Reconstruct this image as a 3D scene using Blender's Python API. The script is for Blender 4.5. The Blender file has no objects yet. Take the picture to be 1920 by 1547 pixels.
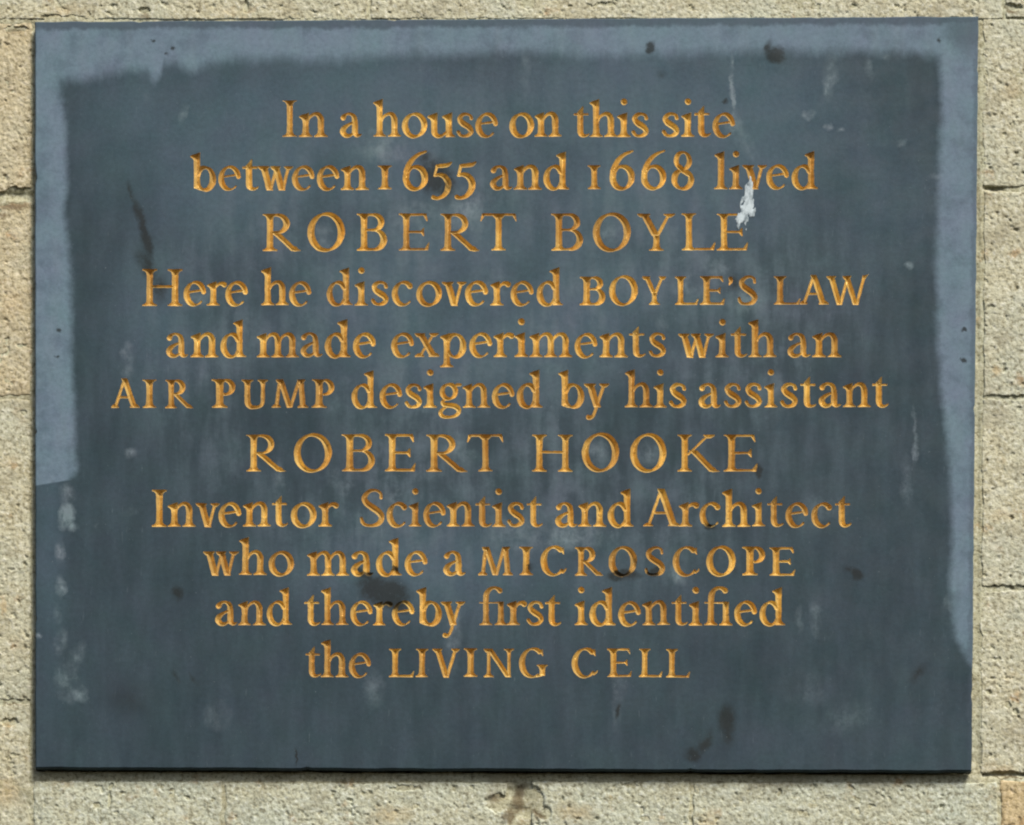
import bpy, math, random
import numpy as np
from mathutils import Vector

random.seed(7)
RS = np.random.RandomState(11)
scene = bpy.context.scene
COL = scene.collection

# ---------------------------------------------------------------- camera, sky, sun, exposure
S = 0.0005                      # metres per unit used in the measured layout
CX, CY = 960.0, 773.5
DIST = 3.0                      # camera to plaque face
CAMZ = -1.00                    # photographer stands below the plaque; the lens is shifted up
cam_d = bpy.data.cameras.new("camera")
cam = bpy.data.objects.new("camera", cam_d)
COL.objects.link(cam)
cam.location = (0, -DIST, CAMZ)
cam.rotation_euler = (math.radians(90), 0, 0)
cam_d.sensor_width = 36.0
cam_d.lens = 36.0 * DIST / (1920 * S)
cam_d.shift_y = -CAMZ / (1920 * S)
cam_d.clip_end = 200
scene.camera = cam

SUN_EL, SUN_AZ = 48.0, 32.0     # elevation; azimuth to the right of the wall's normal
world = bpy.data.worlds.new("World")
scene.world = world
world.use_nodes = True
wn = world.node_tree
sky = wn.nodes.new("ShaderNodeTexSky")
sky.sky_type = 'NISHITA'
sky.sun_disc = False
sky.sun_elevation = math.radians(SUN_EL)
# wall looks towards -Y; sun stands at azimuth of (sin AZ, -cos AZ)
sky.sun_rotation = math.radians(180 - SUN_AZ)
sky.air_density = 1.0
sky.dust_density = 3.0
sky.ozone_density = 1.0
bg = wn.nodes["Background"]
wn.links.new(sky.outputs[0], bg.inputs[0])
bg.inputs[1].default_value = 0.055

sun_d = bpy.data.lights.new("sun", 'SUN')
sun_d.energy = 2.75
sun_d.angle = math.radians(20)
sun_d.color = (1.0, 0.95, 0.87)
sun = bpy.data.objects.new("sun", sun_d)
COL.objects.link(sun)
el, az = math.radians(SUN_EL), math.radians(SUN_AZ)
to_sun = Vector((math.sin(az) * math.cos(el), -math.cos(az) * math.cos(el), math.sin(el)))
sun.rotation_euler = (-to_sun).to_track_quat('-Z', 'Y').to_euler()
sun.location = to_sun * 5

scene.view_settings.view_transform = 'Standard'
scene.view_settings.look = 'None'
scene.view_settings.gamma = 1.0
scene.view_settings.use_curve_mapping = False
scene.view_settings.exposure = 0.42
scene.render.engine = 'CYCLES'
scene.cycles.pixel_filter_type = 'BLACKMAN_HARRIS'
scene.cycles.filter_width = 2.1
scene.cycles.max_bounces = 6

# ---------------------------------------------------------------- helpers

def to_world(px, py, y=0.0):
    """layout point seen at (px, py), lying at depth y behind the plaque face"""
    k = (DIST + y) / DIST
    X = (np.asarray(px, float) - CX) * S * k
    Z = CAMZ + ((CY - np.asarray(py, float)) * S - CAMZ) * k
    return X, Z

def link_mesh(name, verts, faces, mat, parent=None, smooth=False):
    me = bpy.data.meshes.new(name)
    me.from_pydata([], [], []) if False else None
    verts = np.asarray(verts, dtype=np.float32)
    if isinstance(faces, tuple):                      # (flat index array, loop counts)
        flat, cnt = faces
    else:
        cnt = np.array([len(f) for f in faces], dtype=np.int32)
        flat = np.fromiter((i for f in faces for i in f), dtype=np.int32)
    me.vertices.add(len(verts))
    me.vertices.foreach_set('co', verts.ravel())
    me.loops.add(len(flat))
    me.loops.foreach_set('vertex_index', flat.astype(np.int32))
    me.polygons.add(len(cnt))
    st = np.zeros(len(cnt), np.int32)
    st[1:] = np.cumsum(cnt)[:-1]
    me.polygons.foreach_set('loop_start', st)
    me.polygons.foreach_set('loop_total', cnt.astype(np.int32))
    me.polygons.foreach_set('use_smooth', np.full(len(cnt), smooth))
    me.update(calc_edges=True)
    me.validate()
    me.materials.append(mat)
    o = bpy.data.objects.new(name, me)
    COL.objects.link(o)
    if parent is not None:
        o.parent = parent
        o.location = -parent.location
    return o

def value_noise(x, y, seed=0):
    """smooth lattice noise in 0..1 for coordinate arrays"""
    r = np.random.RandomState(seed)
    T = r.rand(256, 256)
    xi = np.floor(x).astype(int); yi = np.floor(y).astype(int)
    fx = x - xi; fy = y - yi
    fx = fx * fx * fx * (fx * (fx * 6 - 15) + 10)
    fy = fy * fy * fy * (fy * (fy * 6 - 15) + 10)
    a = T[yi & 255, xi & 255]; b = T[yi & 255, (xi + 1) & 255]
    c = T[(yi + 1) & 255, xi & 255]; d = T[(yi + 1) & 255, (xi + 1) & 255]
    return (a * (1 - fx) + b * fx) * (1 - fy) + (c * (1 - fx) + d * fx) * fy

def fbm(x, y, scale, octaves=4, seed=0, gain=0.5):
    t = np.zeros(np.broadcast(x, y).shape); amp = 1.0; tot = 0
    for i in range(octaves):
        t = t + amp * value_noise(x / scale + 17.3 * i, y / scale + 9.1 * i, seed + i)
        tot += amp; amp *= gain; scale *= 0.5
    return t / tot

# ---------------------------------------------------------------- materials

class NT:
    """tiny node-building helper"""
    def __init__(self, name):
        self.m = bpy.data.materials.new(name)
        self.m.use_nodes = True
        self.t = self.m.node_tree
        self.bsdf = self.t.nodes["Principled BSDF"]
    def n(self, kind, **kw):
        nd = self.t.nodes.new(kind)
        for k, v in kw.items():
            setattr(nd, k, v)
        return nd
    def put(self, sock, v):
        if isinstance(v, bpy.types.NodeSocket):
            self.t.links.new(v, sock)
        else:
            sock.default_value = v
    def math(self, op, a, b=0.0, c=0.0, clamp=False):
        nd = self.n('ShaderNodeMath', operation=op, use_clamp=clamp)
        self.put(nd.inputs[0], a); self.put(nd.inputs[1], b)
        if op in ('MULTIPLY_ADD', 'SMOOTH_MIN', 'SMOOTH_MAX'):
            self.put(nd.inputs[2], c)
        return nd.outputs[0]
    def mix(self, f, a, b, blend='MIX'):
        nd = self.n('ShaderNodeMix', data_type='RGBA', blend_type=blend)
        nd.clamp_factor = True
        self.put(nd.inputs[0], f)
        self.put(nd.inputs[6], a if isinstance(a, bpy.types.NodeSocket) else (*a, 1))
        self.put(nd.inputs[7], b if isinstance(b, bpy.types.NodeSocket) else (*b, 1))
        return nd.outputs[2]
    def vmath(self, op, a, b):
        nd = self.n('ShaderNodeVectorMath', operation=op)
        self.put(nd.inputs[0], a); self.put(nd.inputs[1], b)
        return nd.outputs[0]
    def scale(self, v, s):
        return self.vmath('MULTIPLY', v, (s, s, 0.0))      # in the plane of the layout
    def mapr(self, v, a, b, c=0.0, d=1.0, smooth=True):
        nd = self.n('ShaderNodeMapRange', interpolation_type='SMOOTHSTEP' if smooth else 'LINEAR')
        self.put(nd.inputs[0], v)
        for i, q in enumerate((a, b, c, d)):
            self.put(nd.inputs[1 + i], q)
        return nd.outputs[0]
    def noise(self, vec, scale, detail=4, rough=0.55, color=False, stretch=None, dist=0.0):
        if stretch:
            mp = self.n('ShaderNodeMapping'); self.put(mp.inputs[0], vec)
            mp.inputs[3].default_value = stretch
            vec = mp.outputs[0]
        nd = self.n('ShaderNodeTexNoise')
        self.put(nd.inputs['Vector'], vec)
        nd.inputs['Scale'].default_value = scale
        nd.inputs['Detail'].default_value = detail
        nd.inputs['Roughness'].default_value = rough
        nd.inputs['Distortion'].default_value = dist
        return nd.outputs['Color' if color else 'Fac']
    def curve(self, v, pts, lo, hi, xlo, xhi):
        """piecewise curve: v in xlo..xhi -> value in lo..hi"""
        x = self.mapr(v, xlo, xhi, 0, 1, smooth=False)
        nd = self.n('ShaderNodeFloatCurve')
        self.put(nd.inputs[1], x)
        c = nd.mapping.curves[0]
        pp = [((a - xlo) / (xhi - xlo), (b - lo) / (hi - lo)) for a, b in pts]
        c.points[0].location = pp[0]; c.points[1].location = pp[-1]
        for p in pp[1:-1]:
            c.points.new(*p)
        for p in c.points:
            p.handle_type = 'VECTOR'
        nd.mapping.update()
        return self.math('MULTIPLY_ADD', nd.outputs[0], hi - lo, lo)
    def layout(self):
        """object position -> layout units (x right, y down)"""
        tc = self.n('ShaderNodeTexCoord')
        sp = self.n('ShaderNodeSeparateXYZ'); self.put(sp.inputs[0], tc.outputs['Object'])
        px = self.math('MULTIPLY_ADD', sp.outputs[0], 1 / S, CX)
        py = self.math('MULTIPLY_ADD', sp.outputs[2], -1 / S, CY)
        cb = self.n('ShaderNodeCombineXYZ')
        self.put(cb.inputs[0], px); self.put(cb.inputs[1], py)
        return px, py, cb.outputs[0]
    def blob(self, P, cx, cy, rx, ry, ang=0.0, s=1.0):
        mp = self.n('ShaderNodeMapping', vector_type='TEXTURE')
        self.put(mp.inputs[0], P)
        mp.inputs[1].default_value = (cx, cy, 0)
        mp.inputs[2].default_value = (0, 0, math.radians(ang))
        mp.inputs[3].default_value = (rx, ry, 1)
        g = self.n('ShaderNodeTexGradient', gradient_type='SPHERICAL')
        self.put(g.inputs[0], mp.outputs[0])
        return self.math('MULTIPLY', g.outputs[1], s)
    def blobs(self, P, lst):
        acc = None
        for b in lst:
            v = self.blob(P, *b)
            acc = v if acc is None else self.math('MAXIMUM', acc, v)
        return acc

# stains with a shape of their own on the slate (x, y, rx, ry, angle, strength)
DIRT = [
    (815, 332, 46, 44, 20, 1.6), (838, 350, 26, 40, 0, 1.2), (796, 300, 30, 24, 0, 1.0),
    (722, 1106, 66, 38, 10, 1.9), (690, 1082, 48, 14, 35, 1.3), (738, 1128, 40, 22, 25, 1.7), (700, 1112, 40, 30, 0, 1.3),
    (268, 430, 13, 95, -17, 1.5), (278, 505, 26, 66, -20, 1.1), (246, 360, 8, 34, -10, .9), (300, 540, 26, 40, 0, 1.0),
    (1456, 103, 26, 25, 0, 2.0), (1440, 88, 12, 24, 10, 1.2), (1219, 92, 11, 17, 30, 1.7),
    (1362, 1350, 26, 42, 0, 1.4), (1364, 1380, 20, 26, 0, 1.0), (1320, 1392, 14, 36, 30, 1.4), (1298, 1416, 22, 22, 0, 1.3),
    (1606, 1078, 15, 19, 0, 1.8), (1592, 1068, 22, 14, 10, .8), (331, 1114, 18, 18, 0, 1.3), (248, 1312, 95, 60, 0, .6),
    (1423, 881, 9, 16, 20, 1.8), (1162, 1330, 8, 22, 10, 1.5), (555, 1420, 4, 24, 0, 1.7),
    (1720, 1265, 34, 13, -40, .9), (330, 1270, 7, 22, -25, .9), (365, 1275, 6, 26, -25, .8),
    (1170, 1078, 40, 14, 0, 1.7), (1225, 1076, 20, 14, 0, 1.6), (993, 1062, 10, 16, 0, 1.4), (1375, 527, 16, 22, 0, 1.0),
    (1345, 865, 16, 60, 0, .5), (325, 88, 8, 8, 0, 1.6), (283, 76, 7, 6, 0, 1.5), (313, 104, 6, 6, 0, 1.3),
    (108, 620, 6, 6, 0, 1.5), (104, 665, 7, 6, 0, 1.5), (1806, 620, 8, 5, 0, 1.7), (1806, 676, 7, 6, 0, 1.8), (1762, 78, 7, 8, 0, 1.2),
    (1358, 192, 7, 9, 0, 1.2), (1240, 140, 14, 20, 0, .6), (1376, 1066, 14, 24, 0, .6), (1330, 985, 18, 8, 0, 1.4),
]
PALE = [
    (1374, 165, 6, 78, -3, 2.0), (1380, 235, 24, 46, -20, .7), (1400, 270, 20, 40, -30, .5),
    (1557, 145, 15, 48, 5, 1.1), (1552, 170, 9, 22, 5, .9), (1628, 130, 9, 26, 0, .8), (1663, 110, 10, 8, 0, .9),
    (1514, 213, 14, 9, -15, 1.0), (1553, 236, 10, 9, 0, 1.0), (1577, 243, 8, 8, 0, .9), (1690, 268, 12, 10, -30, .7), (1705, 494, 8, 12, 0, 1.2),
    (1770, 330, 40, 8, 0, .6), (1530, 950, 60, 60, 0, .3),
    (243, 666, 18, 26, 0, 1.1), (237, 690, 14, 24, 0, .8), (245, 850, 16, 14, 0, 1.1), (278, 183, 9, 12, 0, .8), (340, 210, 12, 22, 20, .8),
    (127, 925, 22, 26, 0, 1.2), (124, 965, 20, 40, 10, 1.6), (136, 990, 12, 16, 0, 1.3), (112, 1040, 11, 32, 0, 1.1), (114, 1103, 13, 24, 0, 1.4),
    (107, 1150, 10, 20, 0, .6), (116, 1205, 16, 34, 0, .9), (142, 1240, 18, 44, 30, .8), (124, 1280, 26, 44, -10, 1.1), (150, 1300, 20, 20, 0, 1.2),
    (75, 1190, 9, 6, 0, 1.2),
    (870, 390, 70, 50, 0, .9), (720, 280, 70, 34, 20, .8), (780, 415, 60, 60, 0, .6), (1060, 1005, 110, 36, -5, 1.0), (960, 1015, 60, 50, 0, .8),
    (860, 845, 40, 40, 0, .6), (1120, 850, 30, 30, 0, .7), (1215, 850, 30, 30, 0, .7), (610, 440, 26, 28, 0, .7), (1140, 440, 26, 28, 0, .7),
    (1270, 1080, 20, 26, -20, 1.0), (1290, 540, 40, 30, 0, .6), (1400, 560, 44, 40, 20, .7), (1350, 500, 40, 40, 0, .6),
    (850, 1180, 18, 90, 4, .7), (1533, 1150, 14, 46, 0, .9), (1500, 1160, 9, 30, 0, .7), (1715, 830, 6, 80, 0, .9), (1700, 900, 14, 60, 0, .5),
    (1515, 1290, 60, 46, 0, .3), (1590, 1345, 60, 40, -20, .3), (1160, 1310, 14, 70, 0, .6), (410, 1340, 30, 34, 0, .5), (700, 1290, 22, 40, 0, .6),
    (985, 120, 16, 60, 0, .4), (240, 960, 26, 10, 0, .3), (180, 985, 5, 5, 0, 1.2), (1780, 1130, 14, 18, 0, .9),
    (520, 900, 14, 40, 0, .5), (1240, 590, 16, 46, 0, .6), (380, 560, 50, 30, 0, .5), (640, 900, 30, 40, 0, .5), (1030, 650, 40, 60, 0, .3),
    (560, 640, 60, 40, 0, .4), (920, 540, 60, 40, 0, .5), (1450, 740, 40, 50, 0, .4), (740, 940, 22, 34, 0, .6),
]
# broad paler areas, mostly on the upper slab and round the text
PALE_AREAS = [(620, 250, 560, 240, 0, 1.2), (1250, 260, 540, 330, 0, 1.1), (380, 300, 380, 260, 30, .9), (900, 560, 620, 300, 0, 1.0),
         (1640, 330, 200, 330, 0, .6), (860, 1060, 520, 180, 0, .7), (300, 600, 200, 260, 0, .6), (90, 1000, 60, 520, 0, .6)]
GILT_DIRT = [
    (722, 1112, 52, 34, 10, 2.2), (738, 1128, 34, 16, 25, 2.4), (706, 1124, 20, 14, 0, 2.0), (1170, 1077, 34, 12, 0, 2.2), (1222, 1076, 17, 12, 0, 2.2), (993, 1062, 8, 12, 0, 1.9),
    (694, 1078, 30, 9, 0, 1.6), (836, 345, 16, 26, 0, .7), (1330, 985, 18, 9, 0, 2.0), (290, 536, 14, 30, 0, .6),
    (1195, 1055, 10, 14, 0, 1.0), (745, 1066, 20, 9, 0, 1.4),
]

# moss, soil and iron stains on the stones
STONE_BROWN = [(974, 1490, 20, 40, 10, 1.5), (955, 1525, 26, 18, -40, 1.2), (1008, 1522, 26, 14, 35, 1.2), (925, 1495, 22, 16, 0, .8), (20, 376, 56, 12, -4, 1.0), (1855, 358, 14, 8, 0, 1.0),
               (1900, 1452, 60, 4, 0, 1.1), (20, 1316, 26, 4, 0, 1.0), (270, 20, 18, 12, 0, .7), (25, 50, 36, 12, 0, .7), (640, 1466, 30, 6, 0, .8), (1850, 1300, 8, 8, 0, .8), (1900, 12, 30, 8, 35, .9),
               (5, 395, 20, 8, 0, .8), (465, 1520, 40, 30, 0, .3), (1440, 1466, 120, 8, 0, .5), (1040, 1462, 60, 6, 0, .5)]
STONE_OCHRE = [(1868, 690, 14, 16, 0, 1.4), (4, 1130, 12, 30, 0, 1.4), (1080, 1520, 60, 30, 0, 1.0), (730, 1525, 70, 30, 0, 1.0), (1330, 1535, 40, 30, 0, .9), (10, 1480, 40, 60, 0, .8), (1880, 1440, 60, 16, 0, .9),
               (1900, 160, 30, 30, 0, .6), (120, 10, 60, 20, 0, .7), (430, 14, 50, 20, 0, .6), (1880, 960, 50, 20, 0, .7), (20, 560, 40, 60, 0, .6), (15, 860, 30, 20, 0, .6), (1895, 1260, 30, 20, 0, .6)]

def slate_material():
    t = NT("slate")
    px, py, P = t.layout()
    wob = t.noise(P, 0.016, 5, 0.6, color=True)
    wobv = t.vmath('SUBTRACT', wob, (0.5, 0.5, 0.5))
    wob2 = t.noise(P, 0.07, 4, 0.6, color=True)
    wob2v = t.vmath('SUBTRACT', wob2, (0.5, 0.5, 0.5))
    Pd = t.vmath('ADD', P, t.vmath('ADD', t.scale(wobv, 34.0), t.scale(wob2v, 12.0)))
    # worn pale border along the top and both sides
    fuzz = t.math('MULTIPLY', t.math('SUBTRACT', t.noise(P, 0.035, 5, 0.65, stretch=(1, .35, 1)), 0.5), 34.0)
    fuzz2 = t.math('MULTIPLY', t.math('SUBTRACT', t.noise(P, 0.03, 4, 0.6), 0.5), 14.0)
    ytop = t.curve(px, [(0, 152), (110, 150), (150, 149), (205, 140), (245, 126), (278, 131), (283, 150), (297, 150), (306, 118), (330, 116),
                        (355, 132), (400, 116), (520, 110), (610, 116), (700, 103), (900, 100), (1000, 95), (1100, 104), (1230, 100), (1420, 94),
                        (1470, 96), (1700, 97), (1750, 104), (1765, 112), (1920, 116)], 0, 200, 0, 1920)
    xl = t.curve(py, [(0, 112), (150, 112), (230, 122), (300, 124), (345, 126), (400, 120), (460, 128), (520, 133), (700, 136), (860, 143), (885, 143),
                      (902, 128), (910, 60), (960, 0), (1547, 0)], 0, 200, 0, 1547)
    xr = t.curve(py, [(0, 1762), (110, 1762), (200, 1766), (330, 1760), (500, 1756), (640, 1758), (720, 1764), (800, 1773), (900, 1783),
                      (1000, 1786), (1100, 1782), (1150, 1786), (1200, 1794), (1245, 1818), (1270, 1860), (1547, 1860)], 1700, 1900, 0, 1547)
    m_top = t.mapr(t.math('ADD', t.math('SUBTRACT', ytop, py), fuzz), -17, 17)
    m_l = t.mapr(t.math('ADD', t.math('SUBTRACT', xl, px), fuzz2), -10, 10)
    m_r = t.mapr(t.math('ADD', t.math('SUBTRACT', px, xr), fuzz2), -11, 11)
    border = t.math('MAXIMUM', m_top, t.math('MAXIMUM', m_l, m_r))
    # dirty strip along the very edge: top and right
    dtop = t.math('SUBTRACT', py, t.math('MULTIPLY_ADD', px, -10 / 1770, 40.4))
    dr = t.math('SUBTRACT', t.math('MULTIPLY_ADD', py, -13 / 1420, 1835.3), px)
    fz3 = t.math('MULTIPLY', t.math('SUBTRACT', t.noise(P, 0.03, 5, 0.6), 0.5), 22.0)
    e_top = t.mapr(t.math('ADD', dtop, fz3), 21, 11)
    e_r = t.mapr(t.math('ADD', dr, fz3), 13, 4)
    e_c = t.mapr(t.blob(Pd, 1825, 45, 75, 80, 0, 1.0), 0.05, 0.55)
    e_b = t.math('MULTIPLY', t.mapr(t.math('ADD', py, fz3), 1430, 1442), -0.35)
    edge = t.math('MAXIMUM', e_top, t.math('MAXIMUM', t.math('MULTIPLY', e_r, .55), t.math('MULTIPLY', e_c, .8)))
    # mottling and rain streaks
    n_big = t.noise(P, 0.0045, 4, 0.55)
    n_mid = t.noise(P, 0.02, 5, 0.6)
    n_fin = t.noise(P, 0.12, 4, 0.65)
    n_str = t.noise(P, 0.034, 3, 0.5, stretch=(1, 0.2, 1))
    n_grn = t.noise(P, 0.45, 2, 0.6)
    pale = t.math('MULTIPLY', t.blobs(Pd, PALE), t.math('MULTIPLY', t.mapr(n_mid, 0.36, 0.60, 0.15, 1.15), t.mapr(t.noise(P, 0.055, 4, 0.65, stretch=(1, .6, 1)), 0.34, 0.60, 0.30, 1.15)))
    # rain wash that runs down through and beneath the lettering
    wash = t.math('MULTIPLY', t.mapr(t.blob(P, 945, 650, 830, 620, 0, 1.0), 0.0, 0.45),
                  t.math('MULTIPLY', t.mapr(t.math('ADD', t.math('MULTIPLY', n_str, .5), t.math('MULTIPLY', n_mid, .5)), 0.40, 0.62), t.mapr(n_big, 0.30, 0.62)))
    dirt = t.math('MULTIPLY', t.blobs(Pd, DIRT), t.mapr(n_mid, 0.25, 0.55, 0.55, 1.1))
    dirt = t.mapr(t.math('MULTIPLY', dirt, t.mapr(n_fin, 0.30, 0.60, 0.65, 1.15)), 0.04, 1.15)
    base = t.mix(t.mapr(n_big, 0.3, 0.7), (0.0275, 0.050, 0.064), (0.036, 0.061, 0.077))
    bloom = t.math('MULTIPLY', t.mapr(t.blobs(Pd, PALE_AREAS), 0.05, 0.7), t.mapr(n_big, 0.25, 0.6, 0.45, 1.0))  # lifts the upper slab and text area above the darker base
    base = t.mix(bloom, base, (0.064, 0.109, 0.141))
    base = t.mix(t.mapr(n_str, 0.3, 0.75, 0, 0.30), base, (0.068, 0.110, 0.140))
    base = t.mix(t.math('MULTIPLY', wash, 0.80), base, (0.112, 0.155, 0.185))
    base = t.mix(t.math('MULTIPLY', pale, 0.85, clamp=True), base, (0.19, 0.245, 0.275))
    bcol = t.mix(t.mapr(n_mid, 0.3, 0.7), (0.137, 0.203, 0.264), (0.164, 0.235, 0.292))
    bcol = t.mix(t.mapr(n_str, 0.45, 0.8, 0, .4), bcol, (0.195, 0.262, 0.31))
    base = t.mix(t.math('MULTIPLY', border, t.mapr(n_mid, 0.28, 0.55, 0.70, 1.0)), base, bcol)
    base = t.mix(t.math('MULTIPLY', edge, 0.78), base, (0.060, 0.088, 0.115))
    base = t.mix(t.math('MULTIPLY', dirt, 0.86), base, (0.016, 0.021, 0.021))
    hue = t.mapr(t.noise(P, 0.011, 4, 0.6), 0.3, 0.7, smooth=False)
    base = t.mix(1.0, base, t.mix(hue, (0.93, 1.03, 0.98), (1.07, 0.98, 1.05)), 'MULTIPLY')
    # fine pale scratches and dust, mostly running down the face
    scr = t.mapr(t.noise(P, 0.22, 3, 0.6, stretch=(1, 0.12, 1)), 0.64, 0.74)
    base = t.mix(t.math('MULTIPLY', scr, t.mapr(n_big, 0.35, 0.65, 0.05, 0.30)), base, (0.17, 0.22, 0.25))
    dust = t.mapr(t.noise(P, 0.20, 2, 0.5), 0.70, 0.78)
    base = t.mix(t.math('MULTIPLY', dust, 0.35), base, (0.20, 0.25, 0.27))
    # darker flecks
    fle = t.mapr(t.noise(P, 0.07, 3, 0.7), 0.70, 0.77)
    base = t.mix(t.math('MULTIPLY', fle, 0.35), base, (0.04, 0.05, 0.055))
    val = t.math('ADD', t.mapr(n_fin, 0.25, 0.75, 0.86, 1.14, smooth=False), t.mapr(n_grn, 0.2, 0.8, -0.05, 0.05, smooth=False))
    cb = t.n('ShaderNodeCombineColor')
    for i in range(3):
        t.put(cb.inputs[i], val)
    base = t.mix(1.0, base, cb.outputs[0], 'MULTIPLY')
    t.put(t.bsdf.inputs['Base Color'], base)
    t.put(t.bsdf.inputs['Roughness'], t.mapr(n_mid, 0.3, 0.7, 0.62, 0.80))
    t.bsdf.inputs['Specular IOR Level'].default_value = 0.3
    bm = t.n('ShaderNodeBump')
    bm.inputs['Strength'].default_value = 0.2
    bm.inputs['Distance'].default_value = 0.0006
    t.put(bm.inputs['Height'], t.math('ADD', n_fin, t.math('MULTIPLY', n_grn, 0.4)))
    t.put(t.bsdf.inputs['Normal'], bm.outputs[0])
    return t.m

def gilt_material():
    t = NT("gold_leaf")
    px, py, P = t.layout()
    wob2 = t.noise(P, 0.07, 4, 0.6, color=True)
    Pd = t.vmath('ADD', P, t.scale(t.vmath('SUBTRACT', wob2, (0.5, 0.5, 0.5)), 26.0))
    n1 = t.noise(P, 0.02, 4, 0.6)
    n2 = t.noise(P, 0.16, 4, 0.65)
    n3 = t.noise(P, 0.006, 3, 0.5)
    col = t.mix(t.mapr(n1, 0.3, 0.7), (0.72, 0.445, 0.11), (0.90, 0.65, 0.22))
    col = t.mix(t.mapr(n3, 0.40, 0.64, 0, .55), col, (0.50, 0.29, 0.10))
    col = t.mix(t.mapr(n2, 0.54, 0.72, 0, 0.7), col, (0.25, 0.135, 0.06))
    dirt = t.mapr(t.math('MULTIPLY', t.blobs(Pd, GILT_DIRT), t.mapr(n2, 0.25, 0.6, 0.55, 1.1)), 0.15, 0.9)
    col = t.mix(t.math('MULTIPLY', dirt, 0.92), col, (0.025, 0.022, 0.016))
    t.put(t.bsdf.inputs['Base Color'], col)
    t.put(t.bsdf.inputs['Metallic'], t.math('MULTIPLY_ADD', dirt, -0.3, 0.38))
    t.put(t.bsdf.inputs['Roughness'], t.mapr(n2, 0.3, 0.7, 0.33, 0.52))
    bm = t.n('ShaderNodeBump')
    bm.inputs['Strength'].default_value = 0.35
    bm.inputs['Distance'].default_value = 0.0005
    t.put(bm.inputs['Height'], n2)
    t.put(t.bsdf.inputs['Normal'], bm.outputs[0])
    return t.m

def stone_material(name, mortar=False):
    t = NT(name)
    px, py, P = t.layout()
    oi = t.n('ShaderNodeObjectInfo')
    tint = oi.outputs['Color']
    n0 = t.noise(P, 0.006, 4, 0.6)
    n1 = t.noise(P, 0.028, 5, 0.65)
    n2 = t.noise(P, 0.125, 3, 0.6)
    n3 = t.noise(P, 0.24, 2, 0.6)
    base = t.mix(t.mapr(n1, 0.28, 0.72), (0.53, 0.485, 0.335), (0.69, 0.665, 0.51))
    base = t.mix(t.mapr(n0, 0.42, 0.66, 0, .75), base, (0.56, 0.575, 0.465))       # grey-green bloom
    base = t.mix(t.mapr(t.noise(P, 0.018, 3, 0.6), 0.60, 0.74, 0, .65), base, (0.46, 0.27, 0.12))   # iron stain
    base = t.mix(t.mapr(n2, 0.52, 0.66, 0, .75), base, (0.82, 0.80, 0.70))        # pale shell grit
    base = t.mix(t.mapr(n2, 0.48, 0.35, 0, .85), base, (0.27, 0.24, 0.165))        # darker grains
    base = t.mix(t.mapr(n3, 0.44, 0.30, 0, .55), base, (0.30, 0.27, 0.19))
    soot = t.math('MULTIPLY', t.mapr(t.noise(P, 0.0105, 5, 0.62), 0.50, 0.68), 0.55)
    base = t.mix(soot, base, (0.36, 0.325, 0.235))
    lime = t.math('MULTIPLY', t.mapr(t.noise(P, 0.02, 4, 0.6, stretch=(1, 1.6, 1)), 0.56, 0.68), 0.5)
    base = t.mix(lime, base, (0.74, 0.735, 0.62))
    Pd = t.vmath('ADD', P, t.scale(t.vmath('SUBTRACT', t.noise(P, 0.04, 4, 0.65, color=True), (0.5, 0.5, 0.5)), 40.0))
    brown = t.mapr(t.blobs(Pd, STONE_BROWN), 0.05, 0.8)
    ochre = t.mapr(t.blobs(Pd, STONE_OCHRE), 0.05, 1.0)
    base = t.mix(t.math('MULTIPLY', ochre, 0.6), base, (0.58, 0.44, 0.25))
    base = t.mix(t.math('MULTIPLY', brown, 0.8), base, (0.17, 0.125, 0.075))
    base = t.mix(1.0, base, tint, 'MULTIPLY')
    t.put(t.bsdf.inputs['Base Color'], base)
    t.bsdf.inputs['Roughness'].default_value = 0.92
    t.bsdf.inputs['Specular IOR Level'].default_value = 0.2
    bm = t.n('ShaderNodeBump')
    bm.inputs['Strength'].default_value = 0.6
    bm.inputs['Distance'].default_value = 0.0011
    t.put(bm.inputs['Height'], t.math('ADD', t.math('MULTIPLY', n2, 0.5), n3))
    t.put(t.bsdf.inputs['Normal'], bm.outputs[0])
    return t.m

def dropping_material():
    t = NT("dried_dropping")
    px, py, P = t.layout()
    n = t.noise(P, 0.10, 4, 0.6, stretch=(1, .5, 1))
    col = t.mix(t.mapr(n, 0.34, 0.60), (0.25, 0.31, 0.34), (0.66, 0.76, 0.80))
    t.put(t.bsdf.inputs['Base Color'], col)
    t.bsdf.inputs['Roughness'].default_value = 0.8
    bm = t.n('ShaderNodeBump'); bm.inputs['Strength'].default_value = 0.5; bm.inputs['Distance'].default_value = 0.0006
    t.put(bm.inputs['Height'], t.noise(P, 0.2, 3))
    t.put(t.bsdf.inputs['Normal'], bm.outputs[0])
    return t.m

M_SLATE = slate_material()
M_GILT = gilt_material()
M_STONE = stone_material("limestone")
M_DROP = dropping_material()

# ---------------------------------------------------------------- lettering: letter shapes in layout units
# every letter is a list of strokes; y up from the baseline, x from the letter's left edge
XH, ASC = 45.0, 70.5
SW = 12.2                                                  # main stem width

def cr(pts, n=7):
    """Catmull-Rom through (x, y, radius)"""
    p = np.array(pts, float)
    p = np.vstack([2 * p[0] - p[1], p, 2 * p[-1] - p[-2]])
    out = []
    for i in range(1, len(p) - 2):
        for k in range(n):
            u = k / n
            out.append(0.5 * ((2 * p[i]) + (-p[i-1] + p[i+1]) * u + (2*p[i-1] - 5*p[i] + 4*p[i+1] - p[i+2]) * u*u
                              + (-p[i-1] + 3*p[i] - 3*p[i+1] + p[i+2]) * u**3))
    out.append(p[-2])
    out = np.array(out)
    out[:, 2] = np.maximum(out[:, 2], 0.6)
    return ('C', out)

def line(*pts):
    return ('C', np.array(pts, float))

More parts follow.
